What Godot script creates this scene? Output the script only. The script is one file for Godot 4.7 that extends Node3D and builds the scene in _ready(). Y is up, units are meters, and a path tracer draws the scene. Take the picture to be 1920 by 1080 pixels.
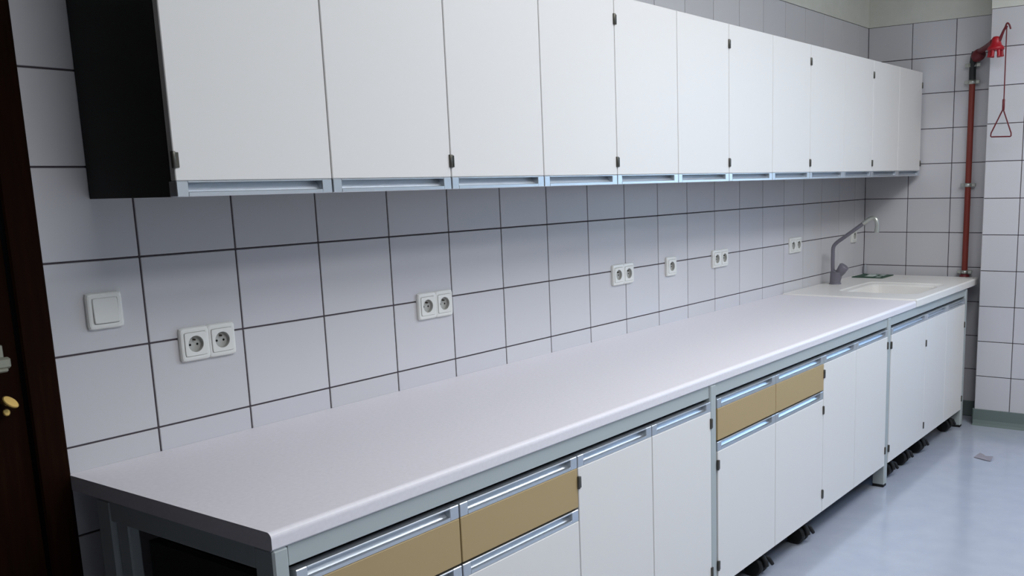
extends Node3D

# ------------------------------------------------------------------ helpers
var M := {}
var taken := {}
var cache := {}

func numbered(called: String) -> String:
	if not taken.has(called):
		taken[called] = 0
		return called
	taken[called] += 1
	return "%s_%03d" % [called, taken[called]]

func mat(key: String, c: Color, rough := 0.6, metal := 0.0) -> StandardMaterial3D:
	var m := StandardMaterial3D.new()
	m.albedo_color = c
	m.roughness = rough
	m.metallic = metal
	M[key] = m
	return m

func noise_tex(freq: float, lo: Color, hi: Color, sd: int, size := 512, oct := 4) -> NoiseTexture2D:
	var n := FastNoiseLite.new()
	n.seed = sd
	n.noise_type = FastNoiseLite.TYPE_SIMPLEX_SMOOTH
	n.frequency = freq
	n.fractal_octaves = oct
	var g := Gradient.new()
	g.set_color(0, lo)
	g.set_color(1, hi)
	var t := NoiseTexture2D.new()
	t.width = size
	t.height = size
	t.seamless = true
	t.noise = n
	t.color_ramp = g
	return t

func start() -> SurfaceTool:
	var st := SurfaceTool.new()
	st.begin(Mesh.PRIMITIVE_TRIANGLES)
	st.set_smooth_group(-1)
	return st

# a triangle whose corners run counter-clockwise seen from outside
func tri(st: SurfaceTool, a: Vector3, b: Vector3, c: Vector3) -> void:
	st.add_vertex(a)
	st.add_vertex(c)
	st.add_vertex(b)

func quad(st: SurfaceTool, a: Vector3, b: Vector3, c: Vector3, d: Vector3) -> void:
	tri(st, a, b, c)
	tri(st, a, c, d)

func quad_out(st: SurfaceTool, a: Vector3, b: Vector3, c: Vector3, d: Vector3, mid: Vector3) -> void:
	if (b - a).cross(c - a).dot((a + b + c + d) / 4.0 - mid) < 0.0:
		quad(st, d, c, b, a)
	else:
		quad(st, a, b, c, d)

# box with chamfered edges
func bx(st: SurfaceTool, lo: Vector3, hi: Vector3, r := 0.002) -> void:
	var mid := (lo + hi) / 2.0
	var h := (hi - lo) / 2.0
	r = minf(r, minf(h.x, minf(h.y, h.z)) * 0.9)
	st.set_smooth_group(-1)
	var pt := func(s: Array, ax: int) -> Vector3:
		var v := Vector3.ZERO
		for k in 3:
			v[k] = mid[k] + s[k] * (h[k] if k == ax else h[k] - r)
		return v
	for a in 3:
		var b := (a + 1) % 3
		var c := (a + 2) % 3
		for sa in [-1, 1]:
			var q := []
			for e in [[-1, -1], [1, -1], [1, 1], [-1, 1]]:
				var s := [0, 0, 0]
				s[a] = sa
				s[b] = e[0]
				s[c] = e[1]
				q.append(pt.call(s, a))
			quad_out(st, q[0], q[1], q[2], q[3], mid)
		for sa in [-1, 1]:
			for sb in [-1, 1]:
				var s1 := [0, 0, 0]
				var s2 := [0, 0, 0]
				s1[a] = sa
				s2[a] = sa
				s1[b] = sb
				s2[b] = sb
				s1[c] = -1
				s2[c] = 1
				quad_out(st, pt.call(s1, a), pt.call(s2, a), pt.call(s2, b), pt.call(s1, b), mid)
	for sx in [-1, 1]:
		for sy in [-1, 1]:
			for sz in [-1, 1]:
				var s := [sx, sy, sz]
				var a: Vector3 = pt.call(s, 0)
				var b: Vector3 = pt.call(s, 1)
				var c: Vector3 = pt.call(s, 2)
				if (b - a).cross(c - a).dot(a + b + c - 3.0 * mid) < 0.0:
					tri(st, a, c, b)
				else:
					tri(st, a, b, c)

func box_mesh(size: Vector3, r := 0.002) -> ArrayMesh:
	var key := "%.4f %.4f %.4f %.4f" % [size.x, size.y, size.z, r]
	if not cache.has(key):
		var st := start()
		bx(st, -size / 2.0, size / 2.0, r)
		st.generate_normals()
		cache[key] = st.commit()
	return cache[key]

# loops that run counter-clockwise seen from where the sweep goes; each next loop lies further on
func loft(st: SurfaceTool, loops: Array, first_cap := false, last_cap := false, group := 1) -> void:
	for k in loops.size() - 1:
		var a: PackedVector3Array = loops[k]
		var b: PackedVector3Array = loops[k + 1]
		st.set_smooth_group(group)
		for i in a.size():
			var j := (i + 1) % a.size()
			quad(st, a[i], a[j], b[j], b[i])
	st.set_smooth_group(-1)
	if first_cap:
		fan(st, loops[0], true)
	if last_cap:
		fan(st, loops[-1], false)

func fan(st: SurfaceTool, l: PackedVector3Array, flip: bool) -> void:
	st.set_smooth_group(-1)
	var c := Vector3.ZERO
	for v in l:
		c += v
	c /= l.size()
	for i in l.size():
		var j := (i + 1) % l.size()
		if flip:
			tri(st, c, l[j], l[i])
		else:
			tri(st, c, l[i], l[j])

# rounded square outline on the plane of u and v
func outline(c: Vector3, u: Vector3, v: Vector3, a: float, b: float, p := 2.0, n := 48) -> PackedVector3Array:
	var out := PackedVector3Array()
	for i in n:
		var t := TAU * i / n + TAU / 8.0
		var x := cos(t) / a
		var y := sin(t) / b
		if p > 2.0:
			x = cos(t)
			y = sin(t)
			var k := pow(pow(absf(x), p) + pow(absf(y), p), -1.0 / p)
			out.append(c + u * (x * k * a) + v * (y * k * b))
		else:
			out.append(c + u * (cos(t) * a) + v * (sin(t) * b))
	return out

# turned shape about an axis: profile of (radius, height)
func lathe(st: SurfaceTool, at: Vector3, axis: Vector3, prof: Array, n := 20, group := 1) -> void:
	var w := axis.normalized()
	var u := w.cross(Vector3(0.31, 0.77, 0.55)).normalized()
	var v := w.cross(u)
	var loops := []
	for q in prof:
		loops.append(outline(at + w * q[1], u, v, maxf(q[0], 0.0001), maxf(q[0], 0.0001), 2.0, n))
	loft(st, loops, true, true, group)

func tube(st: SurfaceTool, pts: Array, r, n := 14) -> void:
	var loops := []
	var u := Vector3.ZERO
	for i in pts.size():
		var a: Vector3 = pts[maxi(i - 1, 0)]
		var b: Vector3 = pts[mini(i + 1, pts.size() - 1)]
		var w := (b - a).normalized()
		if u == Vector3.ZERO:
			u = w.cross(Vector3(0.31, 0.57, 0.77)).normalized()
		u = (u - w * u.dot(w)).normalized()
		var rr: float = r[i] if r is Array else r
		loops.append(outline(pts[i], u, w.cross(u), rr, rr, 2.0, n))
	loft(st, loops, true, true, 1)

# a smooth way through the points
func curve(pts: Array, steps := 6) -> Array:
	var out := []
	for i in pts.size() - 1:
		var p0: Vector3 = pts[maxi(i - 1, 0)]
		var p3: Vector3 = pts[mini(i + 2, pts.size() - 1)]
		for k in steps:
			var q: Vector3 = pts[i]
			out.append(q.cubic_interpolate(pts[i + 1], p0, p3, float(k) / steps))
	out.append(pts[-1])
	return out

# profile of (z, y), counter-clockwise seen from +x, pushed along x
func extrude_x(st: SurfaceTool, prof: Array, x0: float, x1: float, smooth := false) -> void:
	var flat := PackedVector2Array()
	for q in prof:
		flat.append(Vector2(q[0], q[1]))
	var idx := Geometry2D.triangulate_polygon(flat)
	st.set_smooth_group(1 if smooth else -1)
	var n := flat.size()
	var mid := Vector2.ZERO
	var area := 0.0
	for i in n:
		area += flat[i].cross(flat[(i + 1) % n])
	for i in n:
		var a := flat[i]
		var b := flat[(i + 1) % n]
		var p := [Vector3(x0, a.y, a.x), Vector3(x0, b.y, b.x), Vector3(x1, b.y, b.x), Vector3(x1, a.y, a.x)]
		if area > 0.0:
			quad(st, p[0], p[1], p[2], p[3])
		else:
			quad(st, p[3], p[2], p[1], p[0])
	st.set_smooth_group(-1)
	for k in range(0, idx.size(), 3):
		for e in [[x0, -1.0], [x1, 1.0]]:
			var a := Vector3(e[0], flat[idx[k]].y, flat[idx[k]].x)
			var b := Vector3(e[0], flat[idx[k + 1]].y, flat[idx[k + 1]].x)
			var c := Vector3(e[0], flat[idx[k + 2]].y, flat[idx[k + 2]].x)
			if (b - a).cross(c - a).x * e[1] < 0.0:
				tri(st, a, c, b)
			else:
				tri(st, a, b, c)

func mesh_of(st: SurfaceTool) -> ArrayMesh:
	st.generate_normals()
	return st.commit()

func obj(called: String, shape, m: Material, parent: Node = null) -> MeshInstance3D:
	var o := MeshInstance3D.new()
	o.mesh = shape if shape is Mesh else mesh_of(shape)
	o.material_override = m
	if parent == null:
		o.name = numbered(called)
		add_child(o, true)
	else:
		o.name = called
		parent.add_child(o, true)
	return o

func boxed(called: String, lo: Vector3, hi: Vector3, m: Material, parent: Node = null, r := 0.002) -> MeshInstance3D:
	var o := obj(called, box_mesh(hi - lo, r), m, parent)
	o.position = (lo + hi) / 2.0
	return o

func tag(o: Node, label: String, category: String, group := "") -> Node:
	o.set_meta("label", label)
	o.set_meta("category", category)
	if group != "":
		o.set_meta("group", group)
	return o

func thing(called: String, label: String, category: String, at := Vector3.ZERO, group := "") -> Node3D:
	var o := Node3D.new()
	o.name = numbered(called)
	add_child(o, true)
	o.position = at
	tag(o, label, category, group)
	return o

func dup(src: Node3D, at: Vector3, label: String) -> Node3D:
	var o: Node3D = src.duplicate()
	o.name = numbered(str(src.name))
	add_child(o, true)
	o.position = at
	o.set_meta("label", label)
	return o

func structure(o: Node, label: String) -> Node:
	o.set_meta("kind", "structure")
	o.set_meta("label", label)
	return o

# ------------------------------------------------------------------ measures (metres)
const TILE_TOP := 2.284
const ROW0 := 0.884            # height of the joint just above the worktop
const TOP := 0.827             # worktop
const XE := 4.893              # end wall
const XP := 4.70               # face of the pillar
const ROOM_L := -1.25
const ROOM_F := 4.7
const ROOM_H := 3.0
const FRONT := 0.704           # face of the lower doors
const UFRONT := 0.3345         # face of the upper doors

func _ready() -> void:
	camera_and_light()
	materials()
	room()
	lamps()
	worktop_and_frame()
	lower_cabinets()
	upper_cabinets()
	sockets()
	tap_and_tray()
	shower()
	small_things()

func camera_and_light() -> void:
	var f := 1820.69
	var cam := Camera3D.new()
	cam.name = "camera"
	add_child(cam)
	var fw := Vector3(0.8053654, -0.1821024, -0.5641146)
	var up := Vector3(0.1641730, 0.9829402, -0.0829202)
	var rt := fw.cross(up).normalized()
	cam.transform = Transform3D(Basis(rt, rt.cross(fw), -fw.normalized()), Vector3(-0.968, 1.4202, 2.1344))
	var near := 0.05
	cam.set_frustum(2.0 * near * 540.0 / f, Vector2(-175.73, 141.08) / f * near, near, 60.0)
	cam.current = true
	var we := WorldEnvironment.new()
	we.name = "environment"
	var e := Environment.new()
	e.background_mode = Environment.BG_SKY
	var sky := Sky.new()
	var sm := ProceduralSkyMaterial.new()
	sm.sky_top_color = Color(0.44, 0.65, 0.93)
	sm.sky_horizon_color = Color(0.79, 0.91, 1.0)
	sm.sky_curve = 0.25
	sm.ground_bottom_color = Color(0.16, 0.17, 0.16)
	sm.ground_horizon_color = Color(0.45, 0.48, 0.5)
	sm.sky_energy_multiplier = 2.5
	sm.ground_energy_multiplier = 0.9
	sky.sky_material = sm
	e.sky = sky
	e.tonemap_mode = Environment.TONE_MAPPER_LINEAR
	e.tonemap_exposure = 1.0
	e.sdfgi_enabled = true
	e.ssao_enabled = true
	e.ssil_enabled = true
	we.environment = e
	add_child(we)

func materials() -> void:
	for k in 3:
		var t := mat("tile%d" % k, [Color(0.785, 0.78, 0.795), Color(0.795, 0.79, 0.80), Color(0.78, 0.775, 0.785)][k], 0.3)
		t.metallic_specular = 0.4
	mat("grout", Color(0.30, 0.27, 0.29), 0.95)
	var p := mat("plaster", Color(0.83, 0.83, 0.79), 0.95)
	p.albedo_texture = noise_tex(0.02, Color(0.97, 0.97, 0.97), Color.WHITE, 4)
	p.uv1_triplanar = true
	p.uv1_world_triplanar = true
	mat("wall", Color(0.72, 0.72, 0.70), 0.95)
	var fl := mat("floor", Color(0.665, 0.685, 0.73), 0.14)
	fl.albedo_texture = noise_tex(0.012, Color(0.95, 0.96, 0.97), Color.WHITE, 7)
	fl.uv1_triplanar = true
	fl.uv1_world_triplanar = true
	fl.metallic_specular = 0.6
	mat("cove", Color(0.40, 0.45, 0.44), 0.5)
	mat("door_white", Color(0.875, 0.865, 0.85), 0.45)
	mat("carcass", Color(0.20, 0.19, 0.17), 0.75)
	mat("carcass_side", Color(0.12, 0.12, 0.11), 0.7)
	var w := mat("worktop", Color(0.90, 0.885, 0.90), 0.42)
	w.albedo_texture = noise_tex(0.35, Color(0.96, 0.96, 0.96), Color.WHITE, 11, 256, 2)
	w.uv1_triplanar = true
	w.uv1_world_triplanar = true
	mat("sink", Color(0.90, 0.89, 0.87), 0.3)
	mat("frame", Color(0.66, 0.69, 0.69), 0.5)
	mat("tan", Color(0.67, 0.58, 0.41), 0.6)
	mat("aluminium", Color(0.82, 0.84, 0.86), 0.36, 0.9)
	mat("cap", Color(0.80, 0.81, 0.82), 0.5, 0.3)
	mat("hinge", Color(0.36, 0.35, 0.32), 0.4, 0.7)
	mat("black", Color(0.03, 0.03, 0.035), 0.6)
	mat("plastic", Color(0.88, 0.88, 0.86), 0.35)
	mat("cup", Color(0.70, 0.70, 0.68), 0.5)
	mat("hole", Color(0.02, 0.02, 0.02), 0.9)
	mat("pin", Color(0.35, 0.33, 0.30), 0.35, 0.9)
	var b := mat("brown", Color(0.125, 0.058, 0.02), 0.75)
	b.metallic_specular = 0.15
	b.albedo_texture = noise_tex(0.02, Color(0.75, 0.72, 0.70), Color.WHITE, 21)
	b.uv1_triplanar = true
	b.uv1_world_triplanar = true
	b.uv1_scale = Vector3(6.0, 0.4, 6.0)
	mat("nickel", Color(0.62, 0.62, 0.56), 0.4, 0.6)
	mat("brass", Color(0.72, 0.60, 0.34), 0.4, 0.7)
	mat("tap_grey", Color(0.44, 0.43, 0.47), 0.4)
	mat("tap_tip", Color(0.74, 0.75, 0.72), 0.3, 0.6)
	mat("green", Color(0.10, 0.27, 0.19), 0.6)
	mat("print", Color(0.78, 0.82, 0.79), 0.7)
	mat("red", Color(0.62, 0.03, 0.10), 0.4)
	mat("dark_red", Color(0.38, 0.06, 0.10), 0.5)
	mat("rust", Color(0.48, 0.17, 0.12), 0.5)
	mat("valve", Color(0.16, 0.17, 0.17), 0.5, 0.3)
	mat("zinc", Color(0.72, 0.73, 0.70), 0.35, 0.8)
	mat("lead", Color(0.62, 0.63, 0.65), 0.6)
	var gl := mat("glass", Color(0.9, 0.97, 1.0, 0.05), 0.0)
	gl.transparency = BaseMaterial3D.TRANSPARENCY_ALPHA
	var fi := mat("film", Color(0.55, 0.53, 0.56, 1.0), 0.3)
	fi.metallic_specular = 0.5

func lamps() -> void:
	var glow := StandardMaterial3D.new()
	glow.albedo_color = Color(1, 1, 1)
	glow.emission_enabled = true
	glow.emission = Color(0.93, 0.97, 1.0)
	glow.emission_energy_multiplier = 0.5
	var n := 0
	for q in [[0.62, 3.1, 4.3], [3.4, 2.2, 4.3], [1.9, 1.6, 2.6], [0.66, 2.2, 1.6]]:
		var t := thing("ceiling_light", ["long ceiling light farthest out over the open floor", "long ceiling light nearest the pillar and windows", "long ceiling light nearest the wall cabinets", "long ceiling light over the floor before the dark door"][n], "lamp", Vector3(q[0], ROOM_H, q[1]), "ceiling lights")
		n += 1
		boxed("housing", Vector3(-0.64, -0.07, -0.32), Vector3(0.64, 0.0, 0.32), M.plastic, t, 0.006)
		boxed("diffuser", Vector3(-0.62, -0.085, -0.30), Vector3(0.62, -0.068, 0.30), glow, t, 0.004)
		var a := AreaLight3D.new()
		a.name = "lamp_light"
		a.area_size = Vector2(1.24, 0.60)
		a.rotation.x = -PI / 2.0
		a.position = Vector3(0, -0.09, 0)
		a.light_color = Color(0.955, 0.965, 0.985)
		a.light_energy = q[2]
		a.area_range = 12.0
		a.area_attenuation = 2.0
		a.shadow_enabled = true
		t.add_child(a, true)

# ------------------------------------------------------------------ the setting
func tiles_on(wall: Node3D, us: Array, rows: Array, place: Callable, turn: float) -> void:
	var rng := RandomNumberGenerator.new()
	rng.seed = 77 + us.size()
	for i in us.size() - 1:
		for j in rows.size() - 1:
			var w: float = us[i + 1] - us[i] - 0.0042
			var h: float = rows[j + 1] - rows[j] - 0.0042
			if w < 0.006 or h < 0.006:
				continue
			var o := obj("tile", box_mesh(Vector3(w, h, 0.010), 0.0012), M["tile%d" % rng.randi_range(0, 2)], wall)
			o.position = place.call((us[i] + us[i + 1]) / 2.0, (rows[j] + rows[j + 1]) / 2.0)
			o.rotation.y = turn

func room() -> void:
	var f := boxed("floor", Vector3(ROOM_L - 0.2, -0.15, -0.25), Vector3(XE + 0.4, 0.0, ROOM_F + 0.2), M.floor, null, 0.001)
	structure(f, "glossy pale blue grey floor")
	var c := boxed("ceiling", Vector3(ROOM_L - 0.2, ROOM_H, -0.25), Vector3(XE + 0.4, ROOM_H + 0.15, ROOM_F + 0.2), M.plaster, null, 0.001)
	structure(c, "white ceiling")
	# back wall: masonry whose face is the joint colour, tiles standing 3 mm proud, plaster above
	var wb := boxed("wall_back", Vector3(0.03, 0.0, -0.25), Vector3(XE, ROOM_H, -0.003), M.grout, null, 0.001)
	structure(wb, "white tiled back wall with dark joints and plaster on top")
	var off := -wb.position
	var rows := [0.0]
	for j in range(-4, 8):
		rows.append(ROW0 + 0.2 * j)
	rows[-1] = TILE_TOP
	var cols := [0.03, 0.245, 0.494, 0.748, 1.002, 1.249, 1.496, 1.743, 1.988, 2.234, 2.481, 2.723, 2.971, 3.218, 3.468, 3.718, 3.966, 4.214, 4.472, 4.722, XE]
	tiles_on(wb, cols, rows, func(u: float, y: float) -> Vector3: return off + Vector3(u, y, -0.005), 0.0)
	boxed("plaster", off + Vector3(0.03, TILE_TOP, -0.01), off + Vector3(XE, ROOM_H, 0.001), M.plaster, wb, 0.001)
	# masonry beside and above the dark door
	var wd := boxed("wall_back", Vector3(ROOM_L, 2.08, -0.25), Vector3(0.03, ROOM_H, 0.0), M.plaster, null, 0.001)
	structure(wd, "plaster above the dark brown door")
	var we := boxed("wall_back", Vector3(ROOM_L, 0.0, -0.25), Vector3(-1.02, 2.08, 0.0), M.wall, null, 0.001)
	structure(we, "wall left of the dark brown door")
	# end wall, from the corner to the pillar, then the window wall
	var wr := boxed("wall_right", Vector3(XE + 0.003, 0.0, -0.25), Vector3(XE + 0.4, ROOM_H, 1.2), M.grout, null, 0.001)
	structure(wr, "white tiled end wall behind the red pipe")
	off = -wr.position
	tiles_on(wr, [0.0, 0.262, 0.5115, 0.755], rows, func(u: float, y: float) -> Vector3: return off + Vector3(XE + 0.005, y, u), PI / 2.0)
	boxed("plaster", off + Vector3(XE - 0.001, TILE_TOP, 0.0), off + Vector3(XE + 0.01, ROOM_H, 0.76), M.plaster, wr, 0.001)
	var pi := boxed("pillar", Vector3(XP + 0.003, 0.0, 0.748), Vector3(XE + 0.002, ROOM_H, 1.20), M.grout, null, 0.001)
	structure(pi, "white tiled pillar standing out of the end wall")
	off = -pi.position
	tiles_on(pi, [0.745, 0.935, 1.1835, 1.205], rows, func(u: float, y: float) -> Vector3: return off + Vector3(XP + 0.005, y, u), PI / 2.0)
	tiles_on(pi, [XP, XE], rows, func(u: float, y: float) -> Vector3: return off + Vector3(u, y, 0.750), 0.0)
	boxed("plaster", off + Vector3(XP - 0.001, TILE_TOP, 0.744), off + Vector3(XE, ROOM_H, 1.205), M.plaster, pi, 0.001)
	# cove skirting on the pillar and the end wall
	var st := start()
	var prof := [[0.0, 0.092], [-0.006, 0.090], [-0.008, 0.03], [-0.014, 0.012], [-0.030, 0.0], [0.0, 0.0]]
	var loops := []
	for z in [0.742, 1.205]:
		var l := PackedVector3Array()
		for q in prof:
			l.append(Vector3(XP + q[0], q[1], z))
		loops.append(l)
	loft(st, loops, true, true, -1)
	var bb := obj("baseboard_right", st, M.cove)
	structure(bb, "grey green cove skirting along the foot of the pillar")
	var b2 := boxed("baseboard_right", Vector3(XE - 0.012, 0.0, 0.0), Vector3(XE, 0.092, 0.742), M.cove, null, 0.004)
	structure(b2, "grey green skirting in the corner behind the cabinets")
	var b3 := boxed("baseboard_right", Vector3(XP, 0.0, 0.733), Vector3(XE - 0.012, 0.092, 0.745), M.cove, null, 0.004)
	structure(b3, "grey green skirting on the narrow side of the pillar")
	# window wall beyond the pillar
	var x0 := XE
	var x1 := XE + 0.4
	structure(boxed("wall_right", Vector3(x0, 0.0, 1.2), Vector3(x1, 0.75, ROOM_F), M.wall, null, 0.001), "wall below the windows")
	structure(boxed("wall_right", Vector3(x0, 2.5, 1.2), Vector3(x1, ROOM_H, ROOM_F), M.wall, null, 0.001), "wall above the windows")
	structure(boxed("wall_right", Vector3(x0, 0.75, 2.55), Vector3(x1, 2.5, 2.70), M.wall, null, 0.001), "wall between the windows")
	structure(boxed("wall_right", Vector3(x0, 0.75, 1.2), Vector3(x1, 2.5, 1.42), M.wall, null, 0.001), "wall between the pillar and the first window")
	structure(boxed("wall_right", Vector3(x0, 0.75, 3.60), Vector3(x1, 2.5, ROOM_F), M.wall, null, 0.001), "wall beside the last window")
	var n := 1
	for q in [[1.42, 2.55], [2.70, 3.60]]:
		var wn := Node3D.new()
		wn.name = "window_%d" % n
		add_child(wn)
		structure(wn, ["window nearest the pillar", "window farthest from the pillar"][n - 1])
		wn.position = Vector3(x1 - 0.15, 0.75, q[0])
		var w: float = q[1] - q[0]
		for e in [[0.0, 0.0, w, 0.06], [0.0, 1.69, w, 1.75], [0.0, 0.06, 0.06, 1.69], [w - 0.06, 0.06, w, 1.69], [w / 2 - 0.04, 0.06, w / 2 + 0.04, 1.69]]:
			boxed("window_frame", Vector3(0, e[1], e[0]), Vector3(0.07, e[3], e[2]), M.plastic, wn, 0.004)
		boxed("pane", Vector3(0.03, 0.06, 0.06), Vector3(0.036, 1.69, w / 2 - 0.04), M.glass, wn, 0.0005)
		boxed("pane", Vector3(0.03, 0.06, w / 2 + 0.04), Vector3(0.036, 1.69, w - 0.06), M.glass, wn, 0.0005)
		n += 1
	structure(boxed("wall_front", Vector3(ROOM_L, 0.0, ROOM_F), Vector3(x1, ROOM_H, ROOM_F + 0.2), M.wall, null, 0.001), "wall opposite the cabinets")
	structure(boxed("wall_left", Vector3(ROOM_L - 0.2, 0.0, -0.25), Vector3(ROOM_L, ROOM_H, ROOM_F + 0.2), M.brown, null, 0.001), "dark wall behind the camera")
	# the dark door in the back wall
	var d := Node3D.new()
	d.name = "door_1"
	add_child(d)
	structure(d, "dark brown wooden door at the end of the worktop")
	boxed("jamb", Vector3(-0.035, 0.0, -0.20), Vector3(0.0295, 2.075, 0.012), M.brown, d, 0.004)
	boxed("jamb", Vector3(-1.02, 0.0, -0.20), Vector3(-0.955, 2.075, 0.012), M.brown, d, 0.004)
	boxed("lintel", Vector3(-0.955, 2.01, -0.20), Vector3(-0.035, 2.075, 0.012), M.brown, d, 0.004)
	boxed("door_leaf", Vector3(-0.952, 0.006, -0.045), Vector3(-0.038, 2.006, -0.004), M.brown, d, 0.003)
	var h := Node3D.new()
	h.name = "handle"
	d.add_child(h, true)
	boxed("backplate", Vector3(-0.115, 1.095, -0.005), Vector3(-0.068, 1.128, 0.004), M.nickel, h, 0.002)
	var hs := start()
	lathe(hs, Vector3(-0.088, 1.097, 0.0), Vector3(0, 0, 1), [[0.010, 0.0], [0.010, 0.035]], 16)
	bx(hs, Vector3(-0.20, 1.085, 0.034), Vector3(-0.074, 1.108, 0.048), 0.004)
	bx(hs, Vector3(-0.20, 1.078, 0.036), Vector3(-0.080, 1.087, 0.047), 0.003)
	obj("lever", hs, M.nickel, h)

# ------------------------------------------------------------------ worktop, sink top, frame
func worktop_and_frame() -> void:
	var st := start()
	var prof := [[0.001, 0.794], [0.700, 0.792], [0.7045, 0.796], [0.7048, 0.815]]
	for k in range(1, 7):
		var a := PI / 2.0 * k / 6.0
		prof.append([0.6928 + 0.012 * cos(a), 0.815 + 0.012 * sin(a)])
	prof.append([0.001, TOP])
	extrude_x(st, prof, 0.0275, 3.684)
	tag(obj("worktop", st, M.worktop), "long light grey laminate worktop with a rounded front edge", "worktop")
	# sink top: a slab with a basin
	var s := thing("sink_top", "white one-piece sink top with a shallow rectangular basin at the worktop's far end", "sink", Vector3(4.2605, TOP, 0.3555))
	st = start()
	var u := Vector3(0, 0, 1)
	var v := Vector3(1, 0, 0)
	var hz := 0.3545
	var hx := 0.5755
	var bc := Vector3(-0.105, 0, 0.075)
	var loops := []
	loops.append(outline(Vector3(0, -0.034, 0), u, v, hz - 0.006, hx - 0.002, 60.0, 96))
	loops.append(outline(Vector3(0, -0.030, 0), u, v, hz, hx, 60.0, 96))
	loops.append(outline(Vector3(0, 0.000, 0), u, v, hz, hx, 60.0, 96))
	loops.append(outline(Vector3(0, 0.006, 0), u, v, hz - 0.006, hx - 0.004, 60.0, 96))
	loops.append(outline(bc + Vector3(0, 0.006, 0), u, v, 0.215, 0.265, 9.0, 96))
	loops.append(outline(bc + Vector3(0, 0.001, 0), u, v, 0.208, 0.258, 9.0, 96))
	loops.append(outline(bc + Vector3(0, -0.004, 0), u, v, 0.185, 0.235, 9.0, 96))
	loops.append(outline(bc + Vector3(0, -0.012, 0), u, v, 0.178, 0.226, 9.0, 96))
	loops.append(outline(bc + Vector3(0, -0.150, 0), u, v, 0.160, 0.205, 8.0, 96))
	loops.append(outline(bc + Vector3(0, -0.165, 0), u, v, 0.145, 0.190, 7.0, 96))
	loops.append(outline(bc + Vector3(0, -0.170, 0), u, v, 0.03, 0.03, 2.0, 96))
	loft(st, loops, false, true, -1)
	loops = []
	for e in [[-0.034, 0.348, 0.573, 60.0], [-0.034, 0.188, 0.236, 9.0], [-0.160, 0.170, 0.215, 8.0], [-0.180, 0.150, 0.195, 7.0]]:
		var l := outline((bc if e[3] < 50.0 else Vector3.ZERO) + Vector3(0, e[0], 0), u, v, e[1], e[2], e[3], 96)
		l.reverse()
		loops.append(l)
	loft(st, loops, false, true, -1)
	obj("basin", st, M.sink, s)
	st = start()
	lathe(st, bc + Vector3(0, -0.170, 0), Vector3.UP, [[0.028, 0.0], [0.028, 0.003], [0.018, 0.0035], [0.016, 0.001]], 24)
	obj("drain", st, M.zinc, s)
	# steel frame
	var fr := thing("workbench_stand", "grey steel frame of legs and rails carrying the worktop and sink", "frame")
	for q in [[0.030, 0.063], [1.6425, 1.680], [3.296, 3.337], [4.578, 4.618]]:
		var leg := boxed("leg", Vector3(q[0], 0.012, 0.645), Vector3(q[1], 0.7915, 0.702), M.frame, fr, 0.004)
		boxed("foot", Vector3(q[0] + 0.002, 0.0, 0.647) - leg.position, Vector3(q[1] - 0.002, 0.013, 0.700) - leg.position, M.black, leg, 0.003)
		var lb := boxed("leg", Vector3(q[0], 0.012, 0.100), Vector3(q[1], 0.7915, 0.154), M.frame, fr, 0.004)
		boxed("foot", Vector3(q[0] + 0.002, 0.0, 0.102) - lb.position, Vector3(q[1] - 0.002, 0.013, 0.152) - lb.position, M.black, lb, 0.003)
		boxed("cross_rail", Vector3(q[0] + 0.001, 0.747, 0.154), Vector3(q[1] - 0.001, 0.7915, 0.645), M.frame, fr, 0.002)
	for q in [[0.0645, 1.642], [1.6805, 3.2955], [3.3375, 4.5775]]:
		boxed("apron", Vector3(q[0], 0.7515, 0.678), Vector3(q[1], 0.7915, 0.697), M.frame, fr, 0.0015)
		boxed("rear_rail", Vector3(q[0], 0.747, 0.110), Vector3(q[1], 0.790, 0.135), M.frame, fr, 0.002)
	boxed("brace", Vector3(0.040, 0.14, 0.156), Vector3(0.065, 0.746, 0.200), M.frame, fr, 0.003)

# ------------------------------------------------------------------ cabinets
func handle_on(parent: Node, x0: float, x1: float, y0: float, front: float) -> void:
	# aluminium grip strip: thin upper lip, hollow with a sloping back, broad lower lip, solid ends
	var key := "grip %.4f" % (x1 - x0)
	var w := x1 - x0
	if not cache.has(key):
		var st := start()
		var prof := [[-0.0015, 0.0], [0.0, 0.0015], [0.0, 0.0085], [-0.003, 0.0095], [-0.009, 0.0095], [-0.024, 0.0285], [0.0, 0.0280], [0.0, 0.0300], [-0.0015, 0.0310], [-0.0255, 0.0310], [-0.0265, 0.0295], [-0.0110, 0.0080], [-0.0110, 0.0]]
		extrude_x(st, prof, 0.026, w - 0.028)
		bx(st, Vector3(0.0, 0.0, -0.0265), Vector3(0.0262, 0.031, -0.0002), 0.0015)
		bx(st, Vector3(w - 0.0282, 0.0, -0.0265), Vector3(w, 0.031, -0.0002), 0.0015)
		cache[key] = mesh_of(st)
	var o := obj("handle", cache[key], M.aluminium, parent)
	o.position = Vector3(x0, y0, front)

func hinge_on(parent: Node, x: float, y: float, front: float) -> void:
	if not cache.has("hinge"):
		var st := start()
		lathe(st, Vector3(0, -0.016, 0.001), Vector3.UP, [[0.004, 0.0], [0.0048, 0.001], [0.0048, 0.0315], [0.004, 0.033]], 10)
		bx(st, Vector3(0.003, -0.015, -0.004), Vector3(0.011, 0.015, 0.003), 0.001)
		cache["hinge"] = mesh_of(st)
	var o := obj("hinge", cache["hinge"], M.hinge, parent)
	o.position = Vector3(x, y, front)

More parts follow.
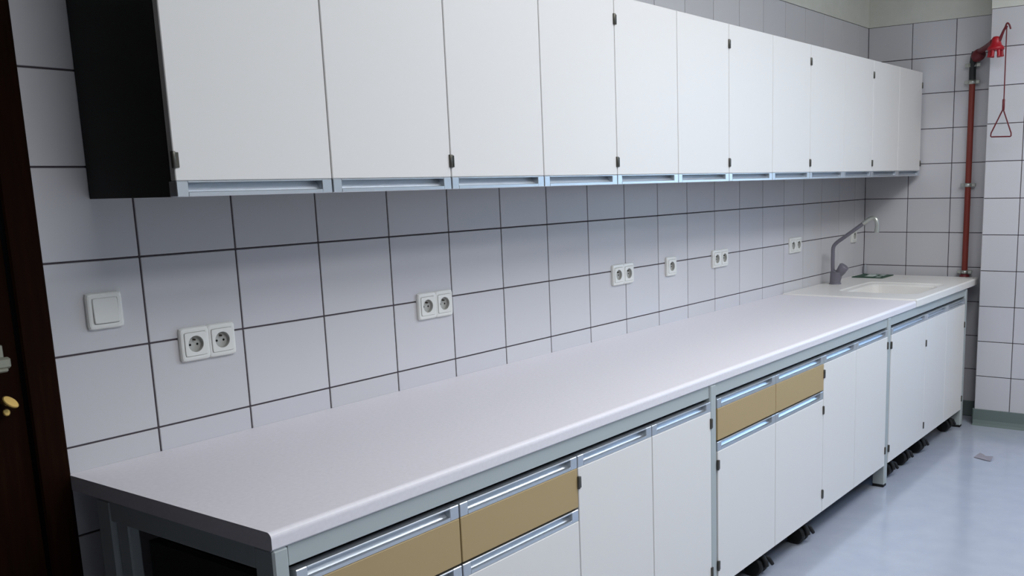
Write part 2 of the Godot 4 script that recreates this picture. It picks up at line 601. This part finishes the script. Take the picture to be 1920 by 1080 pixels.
func caster_on(parent: Node3D, x: float, z: float) -> void:
	var st := start()
	lathe(st, Vector3(x, 0.068, z - 0.012), Vector3.UP, [[0.012, 0.0], [0.012, 0.026], [0.026, 0.027], [0.026, 0.039]], 16)
	var hood := []
	for k in 9:
		var a := PI * k / 8.0
		hood.append(Vector3(x, 0.037 + 0.042 * sin(a), z - 0.042 * cos(a)))
	tube(st, hood, 0.011, 8)
	var c := obj("caster", st, M.black, parent)
	for s in [-1, 1]:
		st = start()
		lathe(st, Vector3(x + s * 0.020 - 0.012, 0.037, z), Vector3(1, 0, 0), [[0.031, 0.0], [0.037, 0.004], [0.037, 0.020], [0.031, 0.024]], 22)
		obj("wheel", st, M.black, c)
	st = start()
	tube(st, [Vector3(x + 0.012, 0.070, z + 0.018), Vector3(x + 0.022, 0.062, z + 0.042), Vector3(x + 0.034, 0.036, z + 0.052)], [0.010, 0.009, 0.007], 8)
	obj("brake_pedal", st, M.black, c)

func door_on(t: Node3D, x0: float, x1: float, y0: float, y1: float, front: float, handle_low: bool, thick := 0.018) -> Node3D:
	var o := Node3D.new()
	o.name = "door"
	t.add_child(o, true)
	var a := y0 + (0.0315 if handle_low else 0.0)
	var b := y1 - (0.0 if handle_low else 0.0315)
	boxed("panel", Vector3(x0, a, front - thick), Vector3(x1, b, front), M.door_white, o, 0.0015)
	handle_on(o, x0, x1, y0 if handle_low else y1 - 0.031, front)
	return o

func lower_cabinets() -> void:
	var spec := [
		{"l": "rolling base cabinet nearest the dark door, two tan drawers over two white doors", "x": [0.0730, 0.5038, 0.9361], "drawers": true, "h": [1, 0], "hy": [0.524, 0.178], "c": [0.10, 0.76]},
		{"l": "white two-door base cabinet without drawers, between the two cabinets with tan drawers", "x": [0.9387, 1.2939, 1.6400], "drawers": false, "h": [1, 1], "hy": [0.671, 0.178], "c": [0.10, 0.60]},
		{"l": "base cabinet with two tan drawers in mid row, just right of a grey leg", "x": [1.6845, 2.1152, 2.5496], "drawers": true, "h": [1, 1], "hy": [0.525, 0.184], "c": [0.40, 0.775]},
		{"l": "white two-door base cabinet just right of the middle tan drawers, up to the leg", "x": [2.5526, 2.9013, 3.2890], "drawers": false, "h": [1, 1], "hy": [0.669, 0.18], "c": [0.09, 0.50]},
		{"l": "white single-door base cabinet under the end of the laminate, right of the leg", "x": [3.3400, 3.8621], "drawers": false, "h": [1], "hy": [0.663, 0.178], "c": [0.14, 0.37]},
		{"l": "white two-door base cabinet under the sink basin at the far end", "x": [3.8652, 4.2249, 4.5690], "drawers": false, "h": [1, 1], "hy": [0.594, 0.172], "c": [0.10, 0.60]}]
	for q in spec:
		var xs: Array = q.x
		var t := thing("base_cabinet", q.l, "cabinet", Vector3(xs[0], 0.0, FRONT), "base cabinets under the worktop")
		var w: float = xs[-1] - xs[0]
		var back := -0.50
		var st := start()
		# carcass: sides, bottom, back and top rails
		bx(st, Vector3(0.006, 0.108, back), Vector3(0.024, 0.700, -0.022), 0.001)
		bx(st, Vector3(w - 0.024, 0.108, back), Vector3(w - 0.006, 0.700, -0.022), 0.001)
		bx(st, Vector3(0.024, 0.108, back), Vector3(w - 0.024, 0.126, -0.022), 0.001)
		bx(st, Vector3(0.024, 0.126, back), Vector3(w - 0.024, 0.700, back + 0.012), 0.001)
		if xs[0] < 3.5 and not q.drawers:
			bx(st, Vector3(0.024, 0.682, back + 0.012), Vector3(w - 0.024, 0.700, -0.024), 0.001)
		obj("body", st, M.carcass_side, t)
		for x in q.c:
			for z in [-0.062 if xs[0] < 2.5 or xs[0] > 3.2 else -0.20, -0.43]:
				caster_on(t, x, z)
		for k in xs.size() - 1:
			var x0: float = xs[k] - xs[0] + (0.0015 if k > 0 else 0.0)
			var x1: float = xs[k + 1] - xs[0] - (0.0015 if k < xs.size() - 2 else 0.0)
			var top := 0.7408
			if q.drawers:
				var dr := Node3D.new()
				dr.name = "drawer"
				t.add_child(dr, true)
				boxed("drawer_front", Vector3(x0, 0.6057, -0.018), Vector3(x1, 0.7095, 0.0), M.tan, dr, 0.0015)
				handle_on(dr, x0, x1, 0.7098, 0.0)
				top = 0.6005
			var d := door_on(t, x0, x1, 0.108, top, 0.0, false)
			if q.h[k] == 1:
				for hy in q.hy:
					var at_left: bool = k == 0
					hinge_on(d, (x0 - 0.001) if at_left else (x1 - 0.002), hy, 0.0)

func upper_cabinets() -> void:
	var xs := [0.1465, 0.5325, 0.9250, 1.3130, 1.6985, 2.0865, 2.4760, 2.8640, 3.2590, 3.6700, 4.0660, 4.4720, 4.8710]
	var ls := ["white two-door wall cabinet nearest the dark door, with its near-black side showing",
		"second white wall cabinet from the dark door, its top cut off by the photo",
		"third white wall cabinet from the dark door, above the second double socket",
		"fourth white wall cabinet from the dark door, third from the corner",
		"white two-door wall cabinet next to the last one before the corner",
		"last white wall cabinet in the corner, next to the red shower pipe"]
	for k in 6:
		var a: float = xs[2 * k]
		var b: float = xs[2 * k + 1]
		var c: float = xs[2 * k + 2]
		var t := thing("wall_cabinet", ls[k], "cabinet", Vector3(a, 1.4155, 0.0), "white wall cabinets in a row")
		var w := c - a
		var st := start()
		var hi := 0.5865
		bx(st, Vector3(0.0005, 0.0, 0.001), Vector3(0.0185, hi, 0.3155), 0.001)
		bx(st, Vector3(w - 0.0185, 0.0, 0.001), Vector3(w - 0.0005, hi, 0.3155), 0.001)
		bx(st, Vector3(0.0185, 0.0, 0.001), Vector3(w - 0.0185, 0.018, 0.307), 0.001)
		bx(st, Vector3(0.0185, hi - 0.018, 0.001), Vector3(w - 0.0185, hi, 0.3155), 0.001)
		bx(st, Vector3(0.0185, 0.018, 0.001), Vector3(w - 0.0185, hi - 0.018, 0.012), 0.001)
		obj("body", st, M.carcass_side, t)
		for e in [[0.0, b - a - 0.0015, 0], [b - a + 0.0015, w - (0.003 if k < 5 else 0.0), 1]]:
			var d := door_on(t, e[0], e[1], 0.0, hi + 0.001, UFRONT, true)
			for hy in [0.0715, 0.514]:
				hinge_on(d, e[0] - 0.001 if e[2] == 0 else e[1] - 0.001, hy, UFRONT)

# ------------------------------------------------------------------ sockets and switch
func frame_mesh(n: int) -> SurfaceTool:
	# n square gangs side by side: a rounded plate each, with a stepped edge
	var st := start()
	for k in n:
		var c := Vector3((k - (n - 1) / 2.0) * 0.0715, 0, 0)
		var g := 0.0405 if n == 1 else 0.0385
		var l := []
		for q in [[g, 0.0, 14.0], [g, 0.006, 14.0], [g - 0.0025, 0.0095, 14.0], [g - 0.006, 0.0105, 16.0], [0.029, 0.0105, 20.0], [0.029, 0.007, 20.0]]:
			l.append(outline(c + Vector3(0, 0, q[1]), Vector3(1, 0, 0), Vector3(0, 1, 0), q[0], 0.0405 if q[0] == g else q[0] + (0.0405 - g if q[0] > 0.03 else 0.0), q[2], 48))
		loft(st, l, false, false, -1)
	return st

func insert_on(parent: Node3D, x: float) -> void:
	if not cache.has("insert"):
		var U := Vector3(1, 0, 0)
		var V := Vector3(0, 1, 0)
		var st := start()
		var l := [outline(Vector3(0, 0, 0.004), U, V, 0.0283, 0.0283, 20.0), outline(Vector3(0, 0, 0.0115), U, V, 0.0283, 0.0283, 20.0), outline(Vector3(0, 0, 0.0125), U, V, 0.0272, 0.0272, 20.0), outline(Vector3(0, 0, 0.0125), U, V, 0.0202, 0.0202), outline(Vector3(0, 0, 0.0118), U, V, 0.0195, 0.0195)]
		loft(st, l, false, false, -1)
		cache["insert"] = mesh_of(st)
		st = start()
		loft(st, [outline(Vector3(0, 0, 0.0118), U, V, 0.0195, 0.0195), outline(Vector3(0, 0, 0.0015), U, V, 0.0192, 0.0192)], false, true, 1)
		cache["well"] = mesh_of(st)
		st = start()
		lathe(st, Vector3(0, 0.010, 0.0015), Vector3(0, 0, 1), [[0.0024, 0.0], [0.0024, 0.008], [0.0014, 0.0095]], 12)
		cache["pin"] = mesh_of(st)
		st = start()
		lathe(st, Vector3(0, 0, 0.0014), Vector3(0, 0, 1), [[0.0029, 0.0], [0.0029, 0.0004]], 14)
		cache["pinhole"] = mesh_of(st)
	var o := obj("insert", cache["insert"], M.plastic, parent)
	o.position.x = x
	obj("well", cache["well"], M.cup, o)
	obj("earth_pin", cache["pin"], M.pin, o)
	for s in [-1, 1]:
		var h := obj("pinhole", cache["pinhole"], M.hole, o)
		h.position = Vector3(s * 0.0095, -0.002, 0)

func sockets() -> void:
	var y := 1.0675
	var d := thing("double_socket", "white double socket nearest the light switch, low on the tiles", "socket", Vector3(0.390, y, 0.0), "sockets along the tiled wall")
	obj("frame", frame_mesh(2), M.plastic, d)
	insert_on(d, -0.03575)
	insert_on(d, 0.03575)
	dup(d, Vector3(1.166, y, 0.0), "white double socket above the worktop under the second wall cabinet")
	dup(d, Vector3(2.205, y, 0.0), "white double socket just left of the single socket mid-wall")
	dup(d, Vector3(3.010, y, 0.0), "white double socket just right of the single socket mid-wall")
	dup(d, Vector3(3.850, y + 0.005, 0.0), "white double socket closest to the grey tap, left of it")
	var s := thing("single_socket", "white single socket between two double sockets mid-wall", "socket", Vector3(2.573, y, 0.0), "sockets along the tiled wall")
	obj("frame", frame_mesh(1), M.plastic, s)
	insert_on(s, 0.0)
	dup(s, Vector3(4.705, y + 0.004, 0.0), "white single socket near the corner, behind the spout of the tap")
	var w := thing("light_switch", "white square light switch on the tiles beside the dark door", "switch", Vector3(0.148, 1.173, 0.0))
	obj("frame", frame_mesh(1), M.plastic, w)
	var st := start()
	var U := Vector3(1, 0, 0)
	var V := Vector3(0, 1, 0)
	loft(st, [outline(Vector3(0, 0, 0.004), U, V, 0.0282, 0.0282, 20.0), outline(Vector3(0, 0, 0.0115), U, V, 0.0282, 0.0282, 20.0), outline(Vector3(0, 0, 0.0130), U, V, 0.0268, 0.0268, 20.0)], false, true, -1)
	var r := obj("rocker", st, M.plastic, w)
	r.rotation.x = -0.05

# ------------------------------------------------------------------ tap, tray
func tap_and_tray() -> void:
	var y := TOP + 0.006
	var t := thing("tap", "grey mixer tap with a bent swan spout on the sink top", "tap", Vector3(4.215, y, 0.086))
	var st := start()
	lathe(st, Vector3.ZERO, Vector3.UP, [[0.034, 0.0], [0.034, 0.004], [0.028, 0.006]], 24)
	obj("flange", st, M.tap_grey, t)
	st = start()
	tube(st, [Vector3(0, 0.003, 0.0), Vector3(0, 0.02, 0.0), Vector3(0, 0.055, 0.006), Vector3(0, 0.072, 0.010)], [0.030, 0.030, 0.034, 0.034], 24)
	obj("tap_body", st, M.tap_grey, t)
	st = start()
	tube(st, [Vector3(0, 0.055, 0.018), Vector3(0, 0.075, 0.034), Vector3(0, 0.10, 0.050), Vector3(0, 0.104, 0.053)], [0.022, 0.026, 0.028, 0.023], 20)
	obj("lever_knob", st, M.tap_grey, t)
	st = start()
	var way := [Vector3(0, 0.06, -0.014), Vector3(0, 0.10, -0.016), Vector3(0, 0.16, -0.016), Vector3(0, 0.203, -0.014), Vector3(0, 0.228, 0.003), Vector3(0, 0.255, 0.040), Vector3(0, 0.30, 0.104), Vector3(0, 0.340, 0.160)]
	tube(st, curve(way), 0.0105, 16)
	obj("spout", st, M.tap_grey, t)
	st = start()
	way = [Vector3(0, 0.336, 0.154), Vector3(0, 0.356, 0.182), Vector3(0, 0.366, 0.203), Vector3(0, 0.360, 0.222), Vector3(0, 0.338, 0.231), Vector3(0, 0.305, 0.231)]
	tube(st, curve(way), 0.0115, 16)
	tube(st, [Vector3(0, 0.308, 0.231), Vector3(0, 0.288, 0.230)], 0.0125, 16)
	obj("spout_end", st, M.tap_tip, t)
	# green mat in the corner behind the basin
	var g := thing("mat", "flat dark green mat with pale print lying behind the basin", "mat", Vector3(4.69, y, 0.132))
	boxed("sheet", Vector3(-0.100, 0.0005, -0.094), Vector3(0.100, 0.005, 0.094), M.green, g, 0.002)
	for q in [[-0.055, -0.030, 0.050, 0.020], [0.030, -0.045, 0.080, -0.005], [-0.080, 0.045, -0.045, 0.070], [0.02, 0.03, 0.07, 0.06]]:
		boxed("print", Vector3(q[0], 0.0048, q[1]), Vector3(q[2], 0.0056, q[3]), M.print, g, 0.0003)

# ------------------------------------------------------------------ emergency shower
func shower() -> void:
	var t := thing("emergency_shower", "red emergency shower on a rusty red pipe, with a hanging pull triangle", "shower", Vector3(4.862, 0.0, 0.617))
	var st := start()
	tube(st, [Vector3(0, 0.0, 0), Vector3(0, 1.93, 0)], 0.0165, 18)
	obj("pipe", st, M.rust, t)
	st = start()
	lathe(st, Vector3(0, 0.832, 0), Vector3.UP, [[0.028, 0.0], [0.028, 0.008], [0.021, 0.012], [0.019, 0.02]], 20)
	obj("floor_rose", st, M.dark_red, t)
	st = start()
	tube(st, curve([Vector3(0, 1.92, 0), Vector3(-0.004, 2.00, 0.0), Vector3(-0.008, 2.05, 0.004), Vector3(-0.018, 2.085, 0.014)]), 0.0185, 18)
	obj("valve", st, M.valve, t)
	for cy in [2.018, 1.926, 1.357, 0.859]:
		st = start()
		lathe(st, Vector3(0, cy - 0.011, 0), Vector3.UP, [[0.0175, 0.0], [0.0225, 0.001], [0.0225, 0.021], [0.0175, 0.022]], 20)
		for s in [-1, 1]:
			bx(st, Vector3(-0.006, cy - 0.010, s * 0.030 - 0.012), Vector3(0.006, cy + 0.010, s * 0.030 + 0.012), 0.002)
			lathe(st, Vector3(-0.010, cy, s * 0.033), Vector3(1, 0, 0), [[0.005, 0.0], [0.005, 0.020]], 8)
		bx(st, Vector3(0.012, cy - 0.008, -0.008), Vector3(0.030, cy + 0.008, 0.008), 0.001)
		obj("clamp", st, M.zinc, t)
	# elbow and arm towards the room
	st = start()
	lathe(st, Vector3(-0.020, 2.055, 0.012), Vector3(-0.45, 0.35, 0.8), [[0.010, -0.008], [0.026, 0.0], [0.033, 0.018], [0.033, 0.040], [0.028, 0.056], [0.020, 0.062]], 20)
	obj("elbow", st, M.dark_red, t)
	st = start()
	var a := Vector3(-0.035, 2.082, 0.035)
	var b := Vector3(-0.270, 2.095, 0.171)
	tube(st, [a, a.lerp(b, 0.5), a.lerp(b, 0.85), b], [0.0145, 0.0145, 0.018, 0.022], 16)
	obj("arm", st, M.dark_red, t)
	var hd := Vector3(-0.277, 2.057, 0.185)
	st = start()
	lathe(st, hd, Vector3.UP, [[0.034, -0.004], [0.042, 0.0], [0.043, 0.009], [0.039, 0.016], [0.029, 0.025], [0.024, 0.042], [0.022, 0.056], [0.016, 0.066], [0.005, 0.069]], 28)
	var head := obj("shower_head", st, M.red, t)
	for k in 6:
		var an := TAU * k / 6.0 + 0.3
		st = start()
		lathe(st, hd + Vector3(cos(an) * 0.028, -0.002, sin(an) * 0.028), Vector3(cos(an) * 0.12, -1, sin(an) * 0.12), [[0.009, 0.0], [0.0085, 0.024], [0.010, 0.028], [0.009, 0.034]], 12)
		obj("nozzle", st, M.red, head)
	# lever, rod and triangle
	st = start()
	var tip := Vector3(-0.287, 2.172, 0.237)
	tube(st, [hd + Vector3(-0.006, 0.045, 0.018), hd.lerp(tip, 0.72) + Vector3(0, 0.012, 0.0), tip], [0.009, 0.006, 0.008], 10)
	tube(st, curve([tip + Vector3(0, -0.02, -0.012), tip + Vector3(0, 0.012, 0.0), tip + Vector3(0, 0.004, 0.012), tip + Vector3(0, -0.018, 0.020)]), 0.0045, 8)
	obj("lever", st, M.dark_red, t)
	st = start()
	tube(st, [tip + Vector3(0, 0.0, 0.0), Vector3(-0.287, 1.752, 0.240)], 0.0032, 10)
	lathe(st, Vector3(-0.287, 1.745, 0.239), Vector3.UP, [[0.005, 0.0], [0.0065, 0.002], [0.0065, 0.055], [0.004, 0.058]], 12)
	obj("pull_rod", st, M.dark_red, t)
	st = start()
	var p0 := Vector3(-0.287, 1.752, 0.238)
	var p1 := Vector3(-0.287, 1.620, 0.178)
	var p2 := Vector3(-0.287, 1.617, 0.287)
	tube(st, [p0, p0.lerp(p1, 0.93), p1 + Vector3(0, -0.006, 0.003), p1.lerp(p2, 0.06) + Vector3(0, -0.009, 0), p1.lerp(p2, 0.5) + Vector3(0, -0.009, 0), p1.lerp(p2, 0.94) + Vector3(0, -0.009, 0), p2 + Vector3(0, -0.006, -0.003), p0.lerp(p2, 0.93), p0], 0.0036, 10)
	obj("triangle_handle", st, M.dark_red, t)

func small_things() -> void:
	# key in the door's lock
	var k := thing("door_key", "brass key with an oval bow in the dark door's lock", "key", Vector3(-0.080, 1.008, -0.004))
	var st := start()
	tube(st, [Vector3(0, 0, -0.02), Vector3(0, 0, 0.018)], 0.004, 10)
	obj("shank", st, M.brass, k)
	st = start()
	var ax := Vector3(0.55, 0.0, -0.83)
	var u := Vector3(0.62, -0.62, 0.3).normalized()
	var nrm := Vector3(0.35, 0.35, 0.87)
	nrm = (nrm - u * nrm.dot(u)).normalized()
	var v := nrm.cross(u)
	var c := Vector3(0.004, 0.004, 0.026)
	loft(st, [outline(c - nrm * 0.003, u, v, 0.015, 0.009), outline(c - nrm * 0.0015, u, v, 0.017, 0.011), outline(c + nrm * 0.0015, u, v, 0.017, 0.011), outline(c + nrm * 0.003, u, v, 0.015, 0.009)], true, true, -1)
	obj("bow", st, M.brass, k)
	st = start()
	lathe(st, Vector3(-0.002, -0.018, 0.014), Vector3(0.2, 0.3, 1), [[0.006, 0.0], [0.008, 0.001], [0.008, 0.003], [0.006, 0.004]], 16)
	obj("tag", st, M.brass, k)
	# scrap of film on the floor
	st = start()
	var a := [Vector3(4.00, 0.002, 0.925), Vector3(4.065, 0.012, 0.940), Vector3(4.045, 0.003, 0.975), Vector3(4.035, 0.010, 1.012), Vector3(3.965, 0.002, 1.015), Vector3(3.98, 0.003, 0.968)]
	var lo := PackedVector3Array()
	var hi := PackedVector3Array()
	for q in a:
		lo.append(q)
		hi.append(q + Vector3(0, 0.001, 0))
	lo.reverse()
	hi.reverse()
	loft(st, [lo, hi], true, true, -1)
	tag(obj("film_scrap", st, M.film), "small crumpled grey film scrap lying on the floor before the pillar", "scrap")
	# short lead pipe end standing in the corner behind the sink
	st = start()
	tube(st, [Vector3(4.874, TOP + 0.0065, 0.018), Vector3(4.874, 0.87, 0.018), Vector3(4.876, 0.885, 0.016)], [0.012, 0.011, 0.007], 12)
	tag(obj("corner_plug", st, M.lead), "short pale grey stub standing in the corner behind the sink", "stub")
